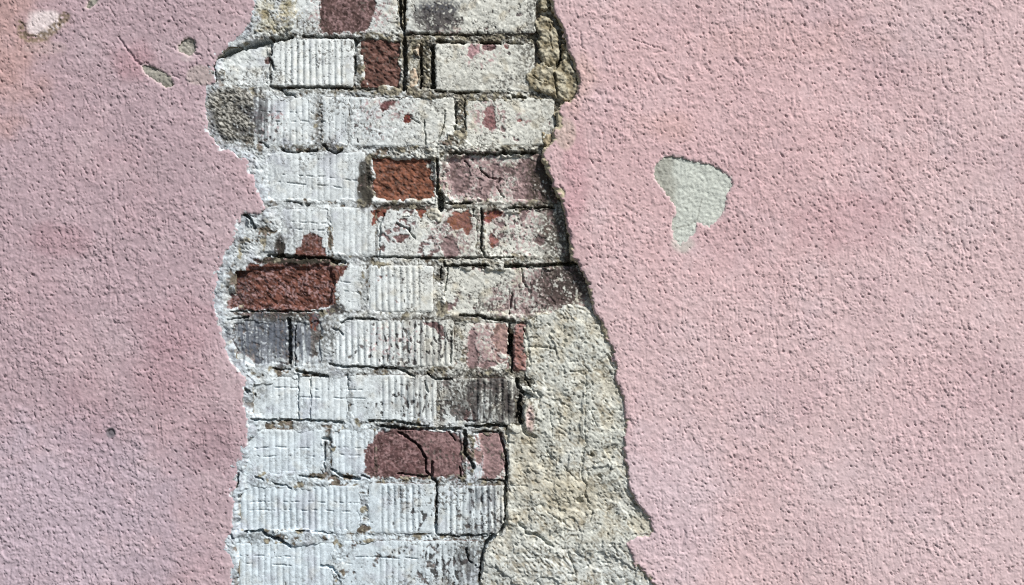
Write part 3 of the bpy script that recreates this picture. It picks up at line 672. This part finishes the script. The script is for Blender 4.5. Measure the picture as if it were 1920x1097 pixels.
def mortar_field(x, y):
    o = open_sdf(x, y); s = brick_union(x, y)
    n1 = fbm(x, y, 24, 3, 601); n2 = fbm(x, y, 8, 3, 602); n3 = noise(x, y, 50, 603)
    base = 12.8 + .6 * ss(600, 800, x) + 1.3 * n1 + 2.2 * np.maximum(0, n3)
    soft = ss(760, 640, x + 60 * n1) * ss(150, 200, y)
    base = base - 1.3 * soft
    joint = base + 1.0 * ss(0, 5, -s) * ss(-.3, .3, n3)
    # inside the bricks the bed lies behind the face, but ragged smears creep over the arrises
    creep = ss(-.1, .55, fbm(x, y, 30, 3, 604) + .15 + .25 * soft)
    d = joint + ss(-1, 6 + 0 * s, s - 6.5 * creep) * 9
    right = ss(640, 700, x)
    d = d + right * 5.5 * ss(80, 10, o) * (y < 560) * (y > 270)
    for pts, dp in RAISE:
        q = poly(x + 4 * n1, y + 4 * n1, pts, 20)
        if q.max() < -19: continue
        m = ss(-5, 5, q)
        d = d * (1 - m) + np.minimum(d, dp + 1.6 * n1) * m
    # toward the left plaster edge the lime ramps up to the stucco
    ramp = ss(26, -2, o + 8 * n1) * (x < 700)
    d = d * (1 - ramp) + (3.0 + 1.2 * n1) * ramp
    # deep pockets
    for (cx, cy, rx, ry, dp) in [(1030,70,40,70,10),(1040,200,14,12,4),(826,376,7,16,12),(795,120,22,44,4.5),(684,345,9,44,1),(500,480,20,10,4),(523,465,8,18,4),
                                 (668,74,6,6,8),(1060,440,22,60,5),(1040,340,26,60,4),(1090,540,30,40,4),(957,645,7,26,14),(600,840,8,20,0),(612,845,9,40,2.5),(596,225,8,40,2),(450,420,14,26,2.5)]:
        d = d + dp * (1 - ss(.3, 1.3, ((x - cx) / rx) ** 2 + ((y - cy) / ry) ** 2 + .4 * n1))
    f1, f2 = worley(x + 3 * n1, y, 11, 6)
    st = fbm(x, y, 9, 4, 607, ay=.45, rot=.6, gain=.6); coarse = np.clip(.22 + .6 * ss(.1, .6, fbm(x, y, 45, 2, 608)) + .5 * right * (y < 300) + .45 * (1 - ss(.5, 1.4, ((x - 428) / 50) ** 2 + ((y - 212) / 56) ** 2)), 0, 1.3)
    d = d - coarse * (1.0 * n2 + 1.7 * st)
    c, ex, cov = skin(x, y, rgb(128,120,106), .95 + .0 * x, False)
    d = d + ex * .8 + cracks(x, y)
    sand = mix(np.broadcast_to(rgb(166,160,140), x.shape + (3,)), rgb(104,100,90), ss(-.3, .5, n2)) * (1 + .2 * n2)[:, None]
    c = mix(c, sand, ss(-.05, .25, fbm(x, y, 22, 3, 605) - .30 + .40 * right * (y < 260) - .25 * (1 - right)))
    crumb = ss(.12, .4, fbm(x, y, 6, 3, 609, ay=.7, rot=.5) + .6 * fbm(x, y, 30, 2, 610) - .05) * ss(3, -3, s) * (1 - .6 * soft)
    c = mix(c, rgb(78,74,66), .75 * crumb); d = d + 1.2 * crumb
    jd = ss(-9, 0, s) * ss(5, 1, s) * ss(-.02, .22, fbm(x, y, 9, 3, 611, ay=.8, rot=.5) + .7 * fbm(x, y, 70, 2, 612) + .12 * right * (y < 620))
    c = mix(c, rgb(72,68,60), .72 * jd * (1 - .4 * soft))
    c = mix(c, mix(np.broadcast_to(rgb(184,194,202), x.shape + (3,)), rgb(150,152,160), ss(-.2, .5, n2 + n1)) , .75 * ramp * ss(-.7, .1, n1 + .3))
    # grey rough mortar corner at the left of the third course, olive top
    g = 1 - ss(.3, 1.6, ((x - 425) / 56) ** 2 + ((y - 210) / 56) ** 2 + 1.6 * n1 + 1.0 * st)
    c = mix(c, mix(np.broadcast_to(rgb(74,72,66), x.shape + (3,)), rgb(186,184,176), ss(-.25, .35, st + .3 * n2)), .9 * g)
    g = 1 - ss(.4, 1.2, ((x - 520) / 55) ** 2 + ((y - 20) / 50) ** 2 + .5 * n1)
    c = mix(c, rgb(192,182,146), .45 * g * ss(-.3, .3, n1))
    return d, np.clip(c, .005, .9)
gy_m = lines(-900, 2040, 1.4, -14, 1112, 12)
sheet('mortar', lines(290, 1440, 1.4, 380, 1232, 8), gy_m, lambda x, y: open_sdf(x, y) + 12, mortar_field, 64, M_MO, wall, rgb(130,122,106),
      drop=lambda x, y: (brick_union(x, y) > 13) | (poly(x, y, RENDER, 30) > 14))

# ------------------------------------------------------------------ sandy render coat at the lower right, and loose lumps
PITS = [(1110,855,4,6),(1087,940,6.5,6),(1056,962,5,4),(1078,809,2.5,3),(1068,806,2,3),(1024,840,2,3),(1125,895,4,4),(1104,1043,5,3),(1120,870,3,3),(1062,850,2,2),
        (1090,636,3,3),(1060,640,4,3),(1036,624,4,3),(1104,636,2.5,3)]
def render_field(x, y):
    n1 = fbm(x, y, 40, 3, 701); n2 = fbm(x, y, 9, 3, 702, ay=.5, rot=.65); n3 = noise(x, y, 4, 703)
    q = poly(x + 3 * noise(x, y, 14, 704) + 1.5 * noise(x, y, 5, 705), y + 3 * noise(x, y, 14, 706) + 1.5 * noise(x, y, 5, 707), RENDER, 60)
    rg = .6 * ss(-.2, .6, fbm(x, y, 60, 2, 715)); d = 8.8 + 1.8 * n1 - 1.1 * n2 * (.25 + rg)
    d = d - 1.6 * ss(1000, 980, x) * 0 + 2.0 * (1 - ss(0, 7, q)) ** 2
    d = d + 2.4 * (1 - ss(0, 22, 1170 - x + .0 * y)) * 0
    scr = ss(.22, .6, noise(x, y, 4.5, 708, ay=3.2, rot=-.75) * .9 + .5 * noise(x, y, 40, 709) + .1)
    d = d + (.3 + 1.7 * rg) * scr
    d = d - 3.0 * ss(70, 5, open_sdf(x, y)) * ss(600, 680, y)
    d = d - 2.4 * ss(-.03, .04, fbm(x, y, 95, 4, 720, gain=.5)) - .6 * ss(-.02, .03, fbm(x, y, 40, 4, 721, gain=.5)) + 1.5
    d = d + 2.2 * ss(.42, .55, noise(x, y, 9, 722))
    # hollows and swellings
    for cx, cy, rx, ry, a in [(1000,870,44,56,3.0),(1045,925,60,30,-2.5),(1030,650,40,60,1.4),(1100,760,50,80,-2.2),(1010,980,50,30,-3.0),(975,930,22,70,2.2),(1130,960,70,50,2.4),
                              (990,1050,80,45,-1.5),(1100,1060,50,40,1.4),(995,780,16,34,-4.5),(1010,735,16,10,-3),(1085,600,40,22,-1)]:
        d = d + a * (1 - ss(.3, 1.2, ((x - cx) / rx) ** 2 + ((y - cy) / ry) ** 2 + .35 * n1))
    for cx, cy, r, dp in PITS:
        d = d + dp * (1 - ss(.5, 1.3, ((x - cx) ** 2 + (y - cy) ** 2) / r ** 2 + .4 * n3))
    d = d + cracks(x, y, .32)
    c = mix(np.broadcast_to(rgb(196,198,190), x.shape + (3,)), rgb(188,185,171), ss(-.2, .6, n1 + .4 * fbm(x, y, 90, 2, 710)))
    c = mix(c, rgb(198,200,194), .6 * ss(0, .7, fbm(x, y, 70, 3, 711)))
    c = mix(c, rgb(200,206,206), .45 * ss(1000, 1060, y + 20 * n1))
    c = mix(c, rgb(180,166,134), .4 * (1 - ss(.1, 1.4, ((x - 1075) / 60) ** 2 + ((y - 935) / 50) ** 2 + .4 * n1)))
    c = mix(c, rgb(176,166,144), .4 * (1 - ss(.1, 1.4, ((x - 985) / 30) ** 2 + ((y - 870) / 90) ** 2)))
    c = mix(c, rgb(206,176,174), .7 * (1 - ss(.3, 1.2, ((x - 994) / 9) ** 2 + ((y - 785) / 30) ** 2 + .3 * n1)))
    c = mix(c, rgb(124,112,88), .55 * scr * ss(-.4, .5, n1 + .3))
    c = mix(c, rgb(124,112,88), .4 * ss(.25, .7, fbm(x, y, 16, 3, 712)))
    gs = ss(.42, .6, noise(x, y, 4.2, 716) + .5 * fbm(x, y, 30, 2, 717)); c = mix(c, rgb(96,88,72), .7 * gs); d = d + .8 * gs - .5 * noise(x, y, 5, 718)
    c = c * (1.07 + .14 * n2 + .16 * n3 + .08 * n1)[:, None]
    return d, np.clip(c, .01, .9)
def render_sdf(x, y):
    q = poly(x + 3 * noise(x, y, 14, 704) + 1.5 * noise(x, y, 5, 705), y + 3 * noise(x, y, 14, 706) + 1.5 * noise(x, y, 5, 707), RENDER, 60)
    return np.minimum(q, open_sdf(x, y) + 10)
sheet('render_coat', lines(880, 1330, 1.4, 890, 1232, 5), lines(560, 1340, 1.4, 562, 1110, 6), render_sdf, render_field, 40, M_RE, wall, rgb(150,140,112),
      label='sandy beige coat of old render left beside the bricks at the lower right')

def lump(pts, d0, h, cA, cB, seed, label=None):
    p = np.array(pts, float)
    def sd(x, y): return poly(x + 4.5 * noise(x, y, 14, 801 + seed) + 2 * noise(x, y, 5, 802), y + 4.5 * noise(x, y, 14, 803 + seed) + 2 * noise(x, y, 5, 808), pts, 30)
    def fd(x, y):
        q = sd(x, y); n1 = fbm(x, y, 18, 3, 804 + seed); n2 = fbm(x, y, 6, 3, 805 + seed)
        st = .6 * fbm(x, y, 20, 4, 807 + seed, ay=.6, rot=.7, gain=.6)
        d = d0 - h * .5 * ss(0, 5, q) + 2.2 * n1 - 1.0 * n2 - 2.2 * st + 3 * (1 - ss(0, 3, q)) + cracks(x, y)
        c = mix(np.broadcast_to(cA, x.shape + (3,)), cB, ss(-.3, .5, n1 + .5 * n2)) * (1 + .2 * n2)[:, None]
        c = mix(c, rgb(70,62,46), .7 * ss(.1, .5, fbm(x, y, 9, 3, 806 + seed)))
        return d, np.clip(c, .01, .9)
    kw = {'label': label} if label else {}
    sheet('mortar_lump', np.arange(p[:, 0].min() - 6, p[:, 0].max() + 6, 1.3), np.arange(p[:, 1].min() - 6, p[:, 1].max() + 6, 1.3), sd, fd, 34, M_RE, wall, rgb(120,108,84), **kw)
CA, CB = rgb(184,178,158), rgb(148,138,114)
lump([(1000,42),(1006,30),(1020,27),(1034,34),(1046,52),(1050,85),(1048,112),(1040,128),(1026,122),(1012,112),(1008,84),(1010,60)], 12, 6, CA, CB, 1, 'beige finger of mortar standing in the dark cleft at the top right')
lump([(984,140),(998,124),(1014,112),(1034,122),(1054,118),(1052,78),(1062,74),(1068,100),(1076,122),(1088,150),(1083,180),(1068,194),(1044,182),(1026,174),(1006,170),(989,160)], 11, 5, CA, CB, 2)
lump([(1008,-14),(1028,-14),(1030,10),(1022,20),(1010,12)], 12, 5, CA, CB, 5)
lump([(1016,244),(1038,246),(1038,268),(1020,278),(1012,262)], 11, 4, rgb(180,166,140), CB, 6)
lump([(772,78),(790,74),(791,98),(782,104),(774,92)], 16, 4, rgb(206,196,178), rgb(180,160,140), 7)
lump([(768,128),(780,120),(784,140),(780,166),(766,164),(764,146)], 17, 4, rgb(206,196,178), rgb(180,160,140), 8)
lump([(800,390),(815,386),(832,396),(836,410),(826,420),(804,414),(796,402)], 13, 2, rgb(200,198,186), rgb(172,166,150), 9)
lump([(816,332),(824,336),(828,352),(822,364),(815,358)], 15, 3, CA, CB, 10)
lump([(956,392),(962,386),(966,394),(960,398)], 13, 3, rgb(206,206,200), CA, 11)
lump([(500,994),(545,992),(570,1006),(566,1018),(544,1026),(520,1012)], 12, 3.5, rgb(204,212,214), rgb(180,184,184), 12)
lump([(622,285),(600,272),(618,262),(632,272),(636,284)], 12.5, 3, rgb(150,150,154), rgb(104,104,106), 13)

# ------------------------------------------------------------------ ground at the foot of the wall
me = bpy.data.meshes.new('pavement')
g = .002
me.from_pydata([(-9, -9, g), (9, -9, g), (9, -.0005, g), (-9, -.0005, g)], [], [(0, 1, 2, 3)])
at = me.attributes.new('pigment', 'FLOAT_COLOR', 'POINT')
at.data.foreach_set('color', np.tile(np.array([.09, .09, .085, 1], f32), 4))
put('pavement', me, None, M_GR, kind='structure')
tot = sum(len(o.data.polygons) for o in bpy.data.objects if o.type == 'MESH')
print('QUADS', tot)
